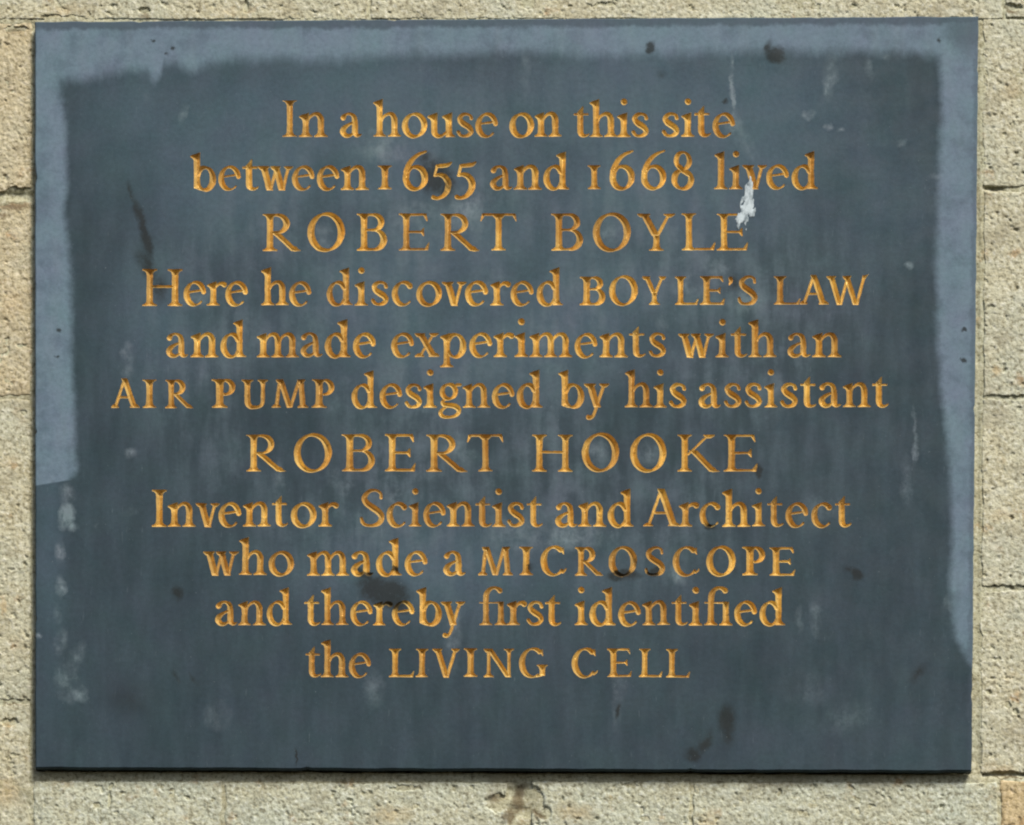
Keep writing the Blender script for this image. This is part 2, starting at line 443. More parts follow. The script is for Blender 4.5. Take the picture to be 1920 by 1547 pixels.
def arc(cx, cy, RX, RY, a0, a1, thick, thin, stress=18, n=40, pw=1.25, taper=None):
    a = np.radians(np.linspace(a0, a1, n))
    w = thin + (thick - thin) * np.abs(np.cos(a - math.radians(stress))) ** pw
    if taper:
        u = np.linspace(0, 1, n)
        w = w * (taper[0] + (1 - taper[0]) * np.clip(u / 0.25, 0, 1)) * (taper[1] + (1 - taper[1]) * np.clip((1 - u) / 0.25, 0, 1))
    x = cx + (RX - thick / 2) * np.cos(a)
    y = cy + (RY - thin / 2) * np.sin(a)
    return ('C', np.column_stack([x, y, w / 2]))

def poly(*pts):
    return ('P', np.array(pts, float))

def stem(c, y0, y1, s=SW, bot='full', top='flag', e=6.6, th=3.0):
    h = s / 2
    L, R = [], []
    def foot(side, y, d):          # bracketed slab serif; d = +1 bottom, -1 top
        pts = [(c + side * (h + e), y), (c + side * (h + e), y + d * th)]
        for k in range(1, 5):
            u = k / 4
            pts.append((c + side * (h + e * (1 - u) ** 2.0), y + d * (th + 8.5 * u ** 1.7)))
        return pts
    bl = foot(-1, y0, 1) if bot in ('full', 'left') else [(c - h, y0)]
    br = foot(1, y0, 1) if bot in ('full', 'right') else [(c + h, y0)]
    ml = [(c - h * 0.95, (y0 + y1) / 2)]
    mr = [(c + h * 0.95, (y0 + y1) / 2)]
    if top == 'full':
        tl = foot(-1, y1, -1)[::-1]; tr = foot(1, y1, -1)[::-1]
    elif top == 'flag':
        tl = [(c - h, y1 - 15), (c - h - 1.8, y1 - 11), (c - h - 6.2, y1 - 8.2), (c - h - 6.4, y1 - 5.6), (c - h, y1 - 2.6)]
        tr = [(c + h * 1.08, y1 + 1.5)]
    else:
        tl = [(c - h, y1)]; tr = [(c + h, y1)]
    return ('P', np.array(bl + ml + tl + tr[::-1] + mr[::-1] + br[::-1], float))

def diag(x0, y0, x1, y1, w):
    return poly((x0 - w / 2, y0), (x0 + w / 2, y0), (x1 + w / 2, y1), (x1 - w / 2, y1))

def slab(c, y, half, d, inner=4.0, th=2.6, br=5.0):
    return poly((c - half, y), (c + half, y), (c + half, y + d * th), (c + inner, y + d * (th + br)),
                (c - inner, y + d * (th + br)), (c - half, y + d * th))

def lower(ch):
    h = SW / 2
    n_arch = lambda a, b: [cr([(a + 2, 27, 2.6), (a + 7, 37, 3.0), (b - 12, 43, 3.4), (b - 4.5, 41.8, 4.9), (b - 0.5, 35, 6.0), (b, 27, 6.1), (b, 20, 6.1)]),
                           stem(b, 0, 33, top='none')]
    if ch == 'i': return [stem(12.3, 0, XH), line((12.3, 66.4, 6.2), (12.8, 66, 6.2))], 24.6
    if ch == 'l': return [stem(12.3, 0, ASC)], 24.6
    if ch == 'n': return [stem(12.3, 0, XH)] + n_arch(12.3, 40), 52.3
    if ch == 'h': return [stem(12.3, 0, ASC)] + n_arch(12.3, 40), 52.3
    if ch == 'm': return [stem(12.3, 0, XH)] + n_arch(12.3, 39.5) + n_arch(39.5, 66.7), 79
    if ch == 'r': return [stem(12.3, 0, XH), cr([(14, 29, 2.4), (19, 37.5, 2.8), (25, 41.6, 3.8), (30.5, 41, 5.0), (33, 39.5, 5.6)])], 38.6
    if ch == 'u': return [stem(12.3, 11, XH, bot='none'), cr([(12.3, 15, 6.1), (13.2, 7.5, 5.8), (19, 2.4, 4.2), (26.5, 3, 3.0), (34, 8.5, 2.4), (38, 13, 2.4)]),
                          stem(39.5, 0, XH, bot='right')], 51.8
    if ch == 'o': return [arc(24.3, 22, 24.3, 23.7, 0, 360, 12.6, 5.6, n=60)], 48.6
    if ch == 'c': return [arc(22.5, 22, 22.5, 23.7, 316, 62, 12.6, 5.4, taper=(.55, 1)), line((33.6, 37.0, 5.8), (34, 36.4, 5.8))], 39.8
    if ch == 'e': return [arc(22.3, 22, 22.3, 23.7, 316, 8, 12.4, 5.2, taper=(.55, .8)), line((7, 24.2, 2.2), (37, 28.6, 2.5))], 42.5
    if ch == 'a': return [cr([(28.5, 33, 5.4), (29.3, 22, 5.9), (29.3, 9, 5.9), (31.8, 4, 4.6), (36.5, 2.6, 2.8), (41, 4.6, 1.5)]),
                          cr([(28.8, 31, 5.5), (27, 38.5, 4.7), (20, 43.2, 3.0), (13, 42.4, 3.0), (8.6, 38.6, 4.6), (7.0, 36.0, 5.4)]),
                          cr([(28, 27.5, 2.4), (17, 23, 3.2), (8.6, 16.5, 5.0), (6.2, 10, 6.0), (9, 4.8, 5.2), (15, 2.2, 4.0), (22, 4, 3.0), (28, 9.5, 2.6)])], 42
    if ch == 'b': return [stem(12.3, 4, ASC, bot='none'), arc(27, 22, 21.5, 23.7, 158, -160, 12.6, 5.4, stress=-14), line((9.5, 6, 3.0), (16, 3.0, 2.4), (22, 1.4, 2.6))], 48.5
    if ch == 'd': return [stem(36.5, 0, ASC, bot='right'), arc(21.3, 22, 21.3, 23.7, 32, 326, 12.6, 5.4)], 48.8
    if ch == 'p': return [stem(12.3, -18.5, XH), arc(27.5, 22, 21.5, 23.7, 150, -150, 12.6, 5.4, stress=-14)], 49
    if ch == 'g': return [arc(20, 29.5, 17.6, 16, 0, 360, 10.4, 5.2, n=50), cr([(30, 40, 2.6), (36, 42.2, 3.0), (41.5, 42.4, 3.2)]),
                          cr([(13, 15.5, 2.8), (8.4, 10.5, 3.4), (10.5, 5.8, 4.2), (21, 4.2, 5.0), (32, 2.2, 5.4), (38.6, -4, 4.9), (37.2, -11.6, 4.0),
                              (29, -17, 3.1), (16.5, -18.2, 3.1), (6.8, -15.4, 3.8), (4.6, -9.6, 3.8), (8.6, -3.6, 3.0), (15, 1.5, 2.6)])], 43.5
    if ch == 's': return [cr([(29.0, 35.0, 3.8), (27.0, 40.4, 3.2), (20, 43.2, 3.0), (12.6, 41.8, 4.0), (7.6, 35.4, 5.0), (10.2, 28.6, 5.8), (17, 23.4, 6.2),
                              (24.8, 18, 5.9), (28.6, 10.8, 5.2), (24.4, 4.4, 4.2), (16, 1.9, 3.0), (8.4, 4, 3.2), (4.6, 9.8, 3.8)])], 34.2
    if ch == 't': return [cr([(13, 44, 6.0), (13, 28, 5.8), (13.2, 11, 6.0), (15.4, 5, 5.0), (21, 2.4, 3.2), (27, 3.8, 2.2), (30, 6.2, 1.5)]),
                          poly((7, 42), (7.2, 46.5), (17.4, 58), (19, 58), (19, 42)), poly((0.5, 40.2), (0.5, 44.6), (29, 44.6), (29, 40.2))], 31
    if ch == 'v': return [diag(10.5, XH, 23.5, -1, 13.4), diag(36.5, XH, 24.5, -1, 6.6), slab(10.5, XH, 11, -1, 6), slab(36.5, XH, 9.2, -1, 3)], 45.8
    if ch == 'w': return [diag(10.5, XH, 22.5, -1, 13.0), diag(35.5, XH, 23.5, -1, 6.4), diag(33, XH, 45.5, -1, 13.0), diag(57.5, XH, 46.5, -1, 6.4),
                          slab(10.5, XH, 11, -1, 6), slab(33, XH, 9.5, -1, 6), slab(57.5, XH, 9.2, -1, 3)], 66.7
    if ch == 'x': return [diag(10, XH, 35, 0, 14.2), diag(35.5, XH, 8.5, 0, 6.8), slab(10, XH, 10, -1, 6), slab(35.5, XH, 9, -1, 3),
                          slab(35.5, 0, 10, 1, 6), slab(8.5, 0, 8.8, 1, 3)], 46
    if ch == 'y': return [diag(10.5, XH, 24.5, 0, 13.4), diag(37, XH, 19, -11, 6.6), slab(10.5, XH, 11, -1, 6), slab(37, XH, 9.2, -1, 3),
                          cr([(20, -8, 3.2), (16.5, -15.5, 3.4), (11.5, -19, 4.2), (8, -18.4, 5.0)])], 46.3
    if ch == '\ufb01': return [stem(14, 0, 52, top='none'), cr([(14, 48, 6.1), (15.4, 59, 5.8), (21.5, 67.6, 4.3), (30, 70.6, 3.4), (37, 68, 4.6), (40.2, 65.4, 5.8)]),
                               poly((1, 40.4), (1, 44.4), (41, 44.4), (41, 40.4)), stem(42, 0, XH, top='none')], 54.3
    if ch == '1': return [stem(13, 0, 45.5, top='full', e=7.2)], 26.6
    if ch == '6': return [arc(24, 22, 24, 23.7, 0, 360, 12.6, 5.8, n=60), cr([(6.3, 21, 6.0), (8.6, 38, 5.8), (16.5, 54, 4.8), (29, 65.5, 3.4), (44, 71.8, 2.0)])], 48
    if ch == '5': return [cr([(12.6, 44.6, 3.8), (23, 45.6, 4.3), (33, 47, 4.0), (40, 51.6, 2.0)]), line((12.4, 45, 3.2), (7.2, 27, 2.8)),
                          cr([(7, 27, 2.8), (16.5, 28.6, 4.2), (27, 24, 6.0), (33.4, 13, 6.6), (31.4, -1, 6.0), (23.6, -11, 4.6), (12.6, -15.4, 3.8), (4.4, -13.6, 4.6)])], 42
    if ch == '8': return [arc(22, 53.6, 17.6, 18.4, 0, 360, 10.2, 5.2, n=50, stress=-10), arc(22, 18.6, 22, 20, 0, 360, 12, 5.4, n=50, stress=-12),
                          line((11, 46, 4.4), (22, 36, 6.0), (33, 28, 4.6))], 44
    raise KeyError(ch)

def capital(ch, H):
    k = H / 70.0
    s = 12.4 if H > 62 else 11.6
    e = 7.2 * k + 0.6
    h = s / 2
    th = 5.0 if H > 62 else 4.6                      # thin strokes
    c0 = h + e
    st = lambda c, **kw: stem(c, 0, H, s, **{**dict(bot='full', top='full', e=e), **kw})
    def arm(x0, x1, y, d, drop, slant=2.0, t=None):
        """thin arm with a triangular end; d = -1 end hangs down, +1 end rises"""
        t = t or th
        ya, yb = (y - t, y) if d < 0 else (y, y + t)
        edge = yb if d < 0 else ya
        tip = (edge - drop) if d < 0 else (edge + drop)
        inner = ya if d < 0 else yb
        return poly((x0, ya), (x0, yb), *([(x1, yb), (x1 + slant, tip), (x1 - 2.2 + slant, tip), (x1 - 6.5 * k, inner)] if d < 0 else
                                          [(x1 - 7.5 * k, inner), (x1 - 2.0 + slant, tip), (x1 + slant, tip), (x1, ya)]))
    if ch == 'I': return [st(c0)], s + 2 * e
    if ch == 'H':
        W = 76 * k
        return [st(c0), st(W - c0), poly((c0, H * .49), (c0, H * .49 + th), (W - c0, H * .49 + th), (W - c0, H * .49))], W
    if ch == 'E':
        W = 58.5 * k; ym = H * .5
        return [st(c0), arm(c0, W - 5 * k, H, -1, 15 * k), arm(c0, W - 1.5, 0, 1, 16 * k, 2.2),
                poly((c0, ym - th / 2), (c0, ym + th / 2), (W - 17 * k, ym + th / 2), (W - 11.5 * k, ym + 8.5 * k), (W - 9.5 * k, ym + 8.5 * k),
                     (W - 9.5 * k, ym - 8.5 * k), (W - 11.5 * k, ym - 8.5 * k), (W - 17 * k, ym - th / 2))], W
    if ch == 'L':
        W = 64 * k
        return [st(c0), arm(c0, W - 2.5, 0, 1, 16 * k, 2.6)], W
    if ch == 'T':
        W = 70 * k; c = W / 2
        return [st(c, top='none'), arm(c, W - 2.5, H, -1, 16 * k, 2.4),
                poly((c, H - th), (6.5 * k + 2, H - th), (2.0, H - 15 * k), (0, H - 15 * k), (2.6, H), (c, H)), slab(c, H, 12 * k, -1, h, th, 6)], W
    if ch in 'RPB':
        W = {'R': 73, 'P': 47.5, 'B': 58}[ch] * k
        yj = H * {'R': .46, 'P': .42, 'B': .52}[ch]
        rx = {'R': 25, 'P': 22, 'B': 22}[ch] * k
        xr = {'R': 52, 'P': 47.5, 'B': 53}[ch] * k
        cx = xr - rx; ry = (H - yj) / 2 + .8
        top = [line((c0, H - th / 2, th / 2), (cx, H - th / 2, th / 2)), arc(cx, yj + (H - yj) / 2, rx, (H - yj) / 2, 92, -92, s, th, stress=8, n=26),
               ]
        if ch == 'P':
            return [st(c0)] + top + [line((cx, yj + th / 2, th / 2), (c0 + 9 * k, yj + 4, th * .36))], W
        top.append(line((c0, yj + th / 2, th / 2), (cx, yj + th / 2, th / 2)))
        if ch == 'R':
            x0, x1 = cx - 4 * k, W - 10.5 * k
            return [st(c0)] + top + [diag(x0 + 1, yj + 3, x1, 0, 14.5 * k + 1), cr([(x1 - 1, 4, 5.2 * k), (x1 + 4 * k, 1.9, 2.4), (W - 1.2, 1.0, 1.0)])], W
        rx2 = 25 * k; cx2 = W - rx2; yb = H * .52 + th
        return [st(c0)] + top + [line((c0, th / 2, th / 2), (cx2, th / 2, th / 2)), arc(cx2, yb / 2, rx2, yb / 2, 92, -92, s + .6, th, stress=-6, n=26)], W
    if ch == 'O': return [arc(36 * k, H / 2, 36 * k, H / 2 + 1.6, 0, 360, s + 1.6, th + .4, stress=14, n=70)], 72 * k
    if ch == 'C':
        return [arc(34.5 * k, H / 2, 34.5 * k, H / 2 + 1.6, 318, 52, s + 1.2, th + .2, stress=12, taper=(.7, 1)),
                poly((52 * k, H - 8 * k), (57 * k, H - 1 * k), (59.5 * k, H - 1 * k), (60.5 * k, H - 19 * k), (58 * k, H - 19 * k), (49 * k, H - 8 * k)),
                cr([(56 * k, 7.5 * k, 2.4), (62 * k, 12 * k, 2.0), (64.5 * k, 16.5 * k, 1.3)])], 65.5 * k
    if ch == 'G':
        return [arc(34.5 * k, H / 2, 34.5 * k, H / 2 + 1.6, 300, 52, s + 1.2, th + .2, stress=12, taper=(.8, 1)),
                poly((52 * k, H - 8 * k), (57 * k, H - 1 * k), (59.5 * k, H - 1 * k), (60.5 * k, H - 19 * k), (58 * k, H - 19 * k), (49 * k, H - 8 * k)),
                stem(58 * k, 3 * k, H * .45, s, bot='none', top='full', e=e * .8), line((44 * k, th * .4, th / 2), (57 * k, 5 * k, th / 2))], 71 * k
    if ch == 'S':
        return [cr([(41 * k, H * .78, 3.2), (39.5 * k, H * .90, 3.0), (31 * k, H - 1.6, 2.8), (19 * k, H - 3.4, 3.8), (10 * k, H * .80, 5.2), (12 * k, H * .66, 5.9),
                    (23 * k, H * .53, 6.4), (35 * k, H * .41, 6.4), (42 * k, H * .26, 5.8), (37 * k, H * .09, 4.6), (24 * k, 1.6, 3.0), (11 * k, H * .05, 3.2),
                    (5.5 * k, H * .13, 3.6), (3.8 * k, H * .22, 3.2)])], 49 * k
    if ch == 'K':
        W = 81 * k
        return [st(c0), diag(c0 + 5 * k, H * .44, 60 * k, H, 7.0), slab(60 * k, H, 11.5 * k, -1, 3.5), diag(c0 + 15 * k, H * .58, W - 12 * k, 0, 15.5 * k + 1),
                cr([(W - 13 * k, 4, 5.2 * k), (W - 8 * k, 1.9, 2.4), (W - 1.2, 1.0, 1.0)])], W
    if ch == 'Y':
        W = 71 * k; c = W / 2 + 0.5
        return [stem(c, 0, H * .46, s, bot='full', top='none', e=e), diag(12.5 * k, H, c - 1, H * .40, 13.6 * k + 1.4), diag(W - 11 * k, H, c + 2, H * .40, 7.2),
                slab(12.5 * k, H, 12.5 * k, -1, 6 * k), slab(W - 11 * k, H, 11 * k, -1, 3.4)], W
    if ch == 'A':
        W = 71 * k; ap = W / 2 - 1
        return [diag(10 * k, 0, ap, H + 1, 6.8), diag(W - 13 * k, 0, ap - 1, H + 2, 14 * k + 1.2), slab(10 * k, 0, 10 * k, 1, 3), slab(W - 12.5 * k, 0, 12.5 * k, 1, 6 * k),
                poly((20 * k, H * .33), (21 * k, H * .33 + th), (47 * k, H * .33 + th), (48 * k, H * .33))], W
    if ch == 'V':
        W = 69 * k
        return [diag(12.5 * k, H, W / 2, -1, 14 * k + 1), diag(W - 11 * k, H, W / 2 + 1, -1, 7), slab(12.5 * k, H, 12.5 * k, -1, 6 * k), slab(W - 11 * k, H, 11 * k, -1, 3)], W
    if ch == 'W':
        W = 106 * k
        return [diag(12 * k, H, 33 * k, -1, 13 * k + 1.4), diag(54 * k, H, 35 * k, -1, 6.8), diag(50 * k, H, 73 * k, -1, 13 * k + 1.4), diag(W - 11 * k, H + 1, 75 * k, -1, 6.8),
                slab(12 * k, H, 12 * k, -1, 6 * k), slab(51 * k, H, 11 * k, -1, 6 * k), poly((W - 17 * k, H), (W, H + 3), (W - 8 * k, H - 7 * k), (W - 15 * k, H - 7 * k))], W
    if ch == 'M':
        W = 87 * k
        return [diag(11.5 * k, 0, 19 * k, H, 7.4), diag(20 * k, H, 43 * k, 0, 13 * k + 1.2), diag(65 * k, H, 44.5 * k, 0, 7.2), diag(68 * k, H, W - 13 * k, 0, 12 * k + 1.4),
                slab(11.5 * k, 0, 11.5 * k, 1, 3), slab(W - 13 * k, 0, 13 * k, 1, 6 * k), slab(18 * k, H, 9 * k, -1, 6 * k), slab(69 * k, H, 10 * k, -1, 6 * k)], W
    if ch == 'N':
        W = 74 * k
        return [stem(12.5 * k, 0, H, 7.4, bot='full', top='none', e=e), stem(W - 11 * k, 0, H, 7.4, bot='none', top='full', e=e), diag(14 * k, H, W - 12 * k, 0, 14.5 * k + 1),
                slab(11 * k, H, 11 * k, -1, 6 * k)], W
    if ch == 'U':
        W = 67 * k; c1, c2 = c0, W - 12 * k
        return [stem(c1, H * .3, H, s, bot='none', top='full', e=e), stem(c2, H * .3, H, 8.4, bot='none', top='full', e=e),
                cr([(c1, H * .44, h), (c1 + .6, H * .2, h), (c1 + 7 * k, H * .06, 4.8), (W * .5, 1.8, 3.6), (c2 - 7 * k, H * .07, 3.2), (c2 - .6, H * .2, 3.8), (c2, H * .44, 4.2)])], W
    if ch == "'": return [cr([(5, H - 5, 4.6), (5.4, H - 10, 3.8), (2.6, H - 17, 1.3)])], 10
    raise KeyError(ch)

# each line: baseline left/right y, words as (text, kind, left, right) or per-letter positions
# kind: 'l' running text (first letter may be a capital), 'N' large capitals, 's' small capitals
LINES = [
    ("first", 257.3, 256.6, [("In", 'l', 529.5, 614.5), ("a", 'l', 637.5, 678.5), ("house", 'l', 699.5, 933.5), ("on", 'l', 955, 1052.5), ("this", 'l', 1075.5, 1217), ("site", 'l', 1240.5, 1378)]),
    ("second", 356.8, 354.0, [("between", 'l', 357, 692), ("1655", 'd', [708.5, 755, 808, 852], [735.5, 803, 849, 893]), ("and", 'l', 918.5, 1067), ("1668", 'd', [1102, 1143, 1201.5, 1258], [1127, 1191, 1250, 1301.5]), ("lived", 'l', 1339.5, 1533.5)]),
    ("third", 470.3, 470.3, [("ROBERT", 'N', [492, 576, 669, 748, 825, 901], [563.5, 646.5, 726, 805, 899, 970]),
                             ("BOYLE", 'N', [1034, 1111.5, 1194, 1277.5, 1344], [1094.5, 1183.5, 1265.5, 1341.5, 1403])]),
    ("fourth", 573.6, 571.0, [("Here", 'l', 267, 465), ("he", 'l', 489.5, 583.5), ("discovered", 'l', 611.5, 1055),
                              ("BOYLE'S", 's', [1087.5, 1141.5, 1204, 1265, 1312, 1364, 1382.5], [1136.5, 1196.5, 1250, 1310, 1358, 1375, 1420]),
                              ("LAW", 's', [1450.5, 1499, 1549], [1501, 1554, 1629])]),
    ("fifth", 670.0, 669.6, [("and", 'l', 311.5, 462.5), ("made", 'l', 481.5, 703.5), ("experiments", 'l', 732.5, 1249.5), ("with", 'l', 1272, 1456.5), ("an", 'l', 1475.5, 1578)]),
    ("sixth", 765.2, 763.6, [("AIR", 's', [208.5, 267, 311], [262, 294, 364.5]), ("PUMP", 's', [397.5, 452.5, 509.5, 584.5], [443.5, 501.5, 579, 629]),
                             ("designed", 'l', 658.5, 1017.5), ("by", 'l', 1046.5, 1143), ("his", 'l', 1172, 1287.5), ("assistant", 'l', 1309.5, 1666)]),
    ("seventh", 884.0, 883.4, [("ROBERT", 'N', [461, 550, 640.5, 722, 798.5, 876], [537, 622.5, 704, 779.5, 876.5, 945]),
                               ("HOOKE", 'N', [997, 1091, 1181, 1270, 1356.5], [1074, 1161.5, 1249.5, 1350, 1420])]),
    ("eighth", 987.4, 987.8, [("Inventor", 'l', 285, 636), ("Scientist", 'l', 673.5, 1017), ("and", 'l', 1040, 1187.5), ("Architect", 'l', 1205.5, 1596.5)]),
    ("ninth", 1078.6, 1079.6, [("who", 'l', 381.5, 551.5), ("made", 'l', 575.5, 800.5), ("a", 'l', 831.5, 873),
                               ("MICROSCOPE", 's', [897, 973.5, 1013.5, 1078.5, 1140.5, 1209, 1261, 1324.5, 1392, 1442], [962.5, 1000, 1062, 1132, 1194.5, 1248, 1311.5, 1380.5, 1436, 1490.5])]),
    ("tenth", 1172.6, 1172.6, [("and", 'l', 402, 548.5), ("thereby", 'l', 570, 872.5), ("\ufb01rst", 'l', 897, 1051.5), ("identi\ufb01ed", 'l', 1077, 1472.5)]),
    ("eleventh", 1269.4, 1270.2, [("the", 'l', 571.5, 695), ("LIVING", 's', [729.5, 778.5, 811, 869.5, 907, 972], [777.5, 803, 863, 896, 962.5, 1026.5]),
                                  ("CELL", 's', [1072, 1138.5, 1198, 1248.5], [1121.5, 1185, 1243, 1294.5])]),
]
PAIR = {('r', 'e'): -5, ('r', 's'): -4, ('v', 'e'): -7, ('w', 'e'): -7, ('w', 'h'): -3, ('b', 'y'): -3, ('r', 'c'): -5, ('A', 'r'): -6, ('n', 'v'): -3, ('o', 'v'): -5,
        ('t', 'w'): -4, ('c', 't'): 1, ('e', 'x'): -1, ('x', 'p'): -2, ('r', 'i'): -3, ('6', '5'): -2, ('i', 'v'): -2, ('e', 'b'): 2, ('o', 'r'): 1}
ROUND = set('oecdgsa6580')

letters = []                                   # (strokes, x, baseline y, x scale, slope)
for _, bl, br, words in LINES:
    def base_y(x):
        return bl + (br - bl) * (x - 250) / 1400.0
    for text, kind, left, right in words:
        if kind == 'l':
            g = [(capital(c, 69.5) if c in 'IHSA' else lower(c)) for c in text]
            adv = [0.0]
            for i in range(1, len(text)):
                a, b = text[i - 1], text[i]
                gap = 1.0 + (1.2 if a in ROUND else 0) + (1.2 if b in ROUND else 0) + PAIR.get((a, b), 0)
                if a in '1658' : gap += 7
                adv.append(adv[-1] + g[i - 1][1] + gap)
            nat = adv[-1] + g[-1][1]
            n = max(1, len(text) - 1)
            want = right - left
            q = 1.0 if len(text) > 1 else want / nat
            extra = (want - nat) / n if len(text) > 1 else 0.0
            lim = 1.6                                      # beyond this much tracking the letters themselves narrow or widen
            if len(text) > 1 and abs(extra) > lim:
                ex = math.copysign(lim, extra)
                q = (want - ex * n) / nat; extra = ex
            print("WORD", text, "scale %.3f track %.2f" % (q, extra))
            for i, (strokes, w) in enumerate(g):
                x = left + adv[i] * q + extra * i
                letters.append((strokes, x, base_y(x), q, 1.0))
        else:
            H = 70.0 if kind == 'N' else 54.0             # 'd': old-style figures
            for c, a, b in zip(text, left, right):
                strokes, w = lower(c) if kind == 'd' else capital(c, H)
                letters.append((strokes, a, base_y(a), (b - a) / w, 1.0))

# carve: signed distance of all strokes on one fine grid
GH = 0.85
GX0, GX1, GY0, GY1 = 196.0, 1682.0, 172.0, 1302.0
nx = int((GX1 - GX0) / GH) + 1
ny = int((GY1 - GY0) / GH) + 1
GX1 = GX0 + (nx - 1) * GH; GY1 = GY0 + (ny - 1) * GH
gx = GX0 + GH * np.arange(nx)
gy = GY0 + GH * np.arange(ny)
F = np.full((ny, nx), 6.0, np.float32)

def sd_capsules(X, Y, pts):
    best = np.full(X.shape, 1e9)
    a = pts[:-1]; b = pts[1:]
    for (x0, y0, r0), (x1, y1, r1) in zip(a, b):
        dx, dy = x1 - x0, y1 - y0
        L2 = dx * dx + dy * dy + 1e-9
        u = np.clip(((X - x0) * dx + (Y - y0) * dy) / L2, 0, 1)
        d = np.hypot(X - x0 - u * dx, Y - y0 - u * dy) - (r0 + u * (r1 - r0))
        np.minimum(best, d, out=best)
    return best

def sd_poly(X, Y, p):
    best = np.full(X.shape, 1e9)
    ins = np.zeros(X.shape, bool)
    q = np.roll(p, -1, axis=0)
    for (x0, y0), (x1, y1) in zip(p, q):
        dx, dy = x1 - x0, y1 - y0
        L2 = dx * dx + dy * dy + 1e-9
        u = np.clip(((X - x0) * dx + (Y - y0) * dy) / L2, 0, 1)
        np.minimum(best, (X - x0 - u * dx) ** 2 + (Y - y0 - u * dy) ** 2, out=best)
        if y0 != y1:
            c = ((y0 > Y) != (y1 > Y)) & (X < x0 + (Y - y0) * dx / (y1 - y0))
            ins ^= c
    best = np.sqrt(best)
    return np.where(ins, -best, best)

for strokes, x, y, q, _ in letters:
    rot = RS.normal(0, 0.004); ox = RS.normal(0, 0.35); oy = RS.normal(0, 0.35); gr = RS.normal(-0.3, 0.14)
    for kind, pts in strokes:
        P = pts.copy()
        P[:, 0] *= q
        r = P[:, 2].max() if kind == 'C' else 0
        xx = P[:, 0] - rot * P[:, 1] + x + ox
        yy = y + oy - (P[:, 1] + rot * P[:, 0])
        P[:, 0] = xx; P[:, 1] = yy
        i0 = max(0, int((xx.min() - r - 4 - GX0) / GH)); i1 = min(nx, int((xx.max() + r + 4 - GX0) / GH) + 2)
        j0 = max(0, int((yy.min() - r - 4 - GY0) / GH)); j1 = min(ny, int((yy.max() + r + 4 - GY0) / GH) + 2)
        X, Y = np.meshgrid(gx[i0:i1], gy[j0:j1])
        d = sd_capsules(X, Y, P) if kind == 'C' else sd_poly(X, Y, P)
        F[j0:j1, i0:i1] = np.minimum(F[j0:j1, i0:i1], d - gr)
# hand-cut edge: the line wavers by a fraction of a millimetre
XX, YY = np.meshgrid(gx, gy)
F += ((fbm(XX, YY, 9.0, 2, 5) - 0.5) * 0.9).astype(np.float32)
F[0, :] = F[-1, :] = 3; F[:, 0] = F[:, -1] = 3
F[np.abs(F) < 0.02] = 0.02

def grid_polys(F, gx, gy, inside, depth_fn, full_cells=True):
    """marching squares with filled cells; returns verts (x, y, depth), flat, counts, cell row of each face"""
    ny, nx = F.shape
    I = (F < 0) if inside else (F > 0)
    A, B, C, D = I[:-1, :-1], I[:-1, 1:], I[1:, 1:], I[1:, :-1]
    code = A * 1 + B * 2 + C * 4 + D * 8
    vid_h = ny * nx
    vid_v = vid_h + ny * (nx - 1)
    flat, cnt, rows = [], [], []
    for cse in range(1, 16):
        if cse == 15 and not full_cells:
            continue
        jj, ii = np.nonzero(code == cse)
        if len(jj) == 0:
            continue
        corner = [jj * nx + ii, jj * nx + ii + 1, (jj + 1) * nx + ii + 1, (jj + 1) * nx + ii]
        edge = [vid_h + jj * (nx - 1) + ii, vid_v + jj * nx + ii + 1, vid_h + (jj + 1) * (nx - 1) + ii, vid_v + jj * nx + ii]
        seq = []
        for k in range(4):
            if cse >> k & 1:
                seq.append(corner[k])
            if (cse >> k & 1) != (cse >> ((k + 1) % 4) & 1):
                seq.append(edge[k])
        f = np.stack(seq, 1)
        flat.append(f.ravel()); cnt.append(np.full(len(jj), f.shape[1])); rows.append(jj)
    flat = np.concatenate(flat); cnt = np.concatenate(cnt); rows = np.concatenate(rows)
    return flat, cnt, rows

def grid_positions(ids, F, gx, gy, depth):
    ny, nx = F.shape
    n0 = ny * nx; n1 = n0 + ny * (nx - 1)
    x = np.empty(len(ids)); y = np.empty(len(ids)); z = np.zeros(len(ids))
    m = ids < n0
    j, i = np.divmod(ids[m], nx); x[m] = gx[i]; y[m] = gy[j]; z[m] = depth[j, i]
    m = (ids >= n0) & (ids < n1)
    j, i = np.divmod(ids[m] - n0, nx - 1)
    u = F[j, i] / (F[j, i] - F[j, i + 1]); x[m] = gx[i] + u * (gx[i + 1] - gx[i]); y[m] = gy[j]
    m = ids >= n1
    j, i = np.divmod(ids[m] - n1, nx)
    u = F[j, i] / (F[j, i] - F[j + 1, i]); x[m] = gx[i]; y[m] = gy[j] + u * (gy[j + 1] - gy[j])
    return x, y, z

DEPTH_K = 1.25
depth = np.where(F < 0, -F * DEPTH_K, 0.0)

# ---------------------------------------------------------------- the plaque
THICK = 0.0085                                   # slab thickness in metres
plaque = bpy.data.objects.new("memorial_plaque", None)
COL.objects.link(plaque)
plaque.location = (0, 0.0042, (CY - 1445) * S)
plaque.empty_display_size = 0.05
plaque["label"] = "dark slate memorial plaque with carved gilded lettering on the stone wall"
plaque["category"] = "plaque"

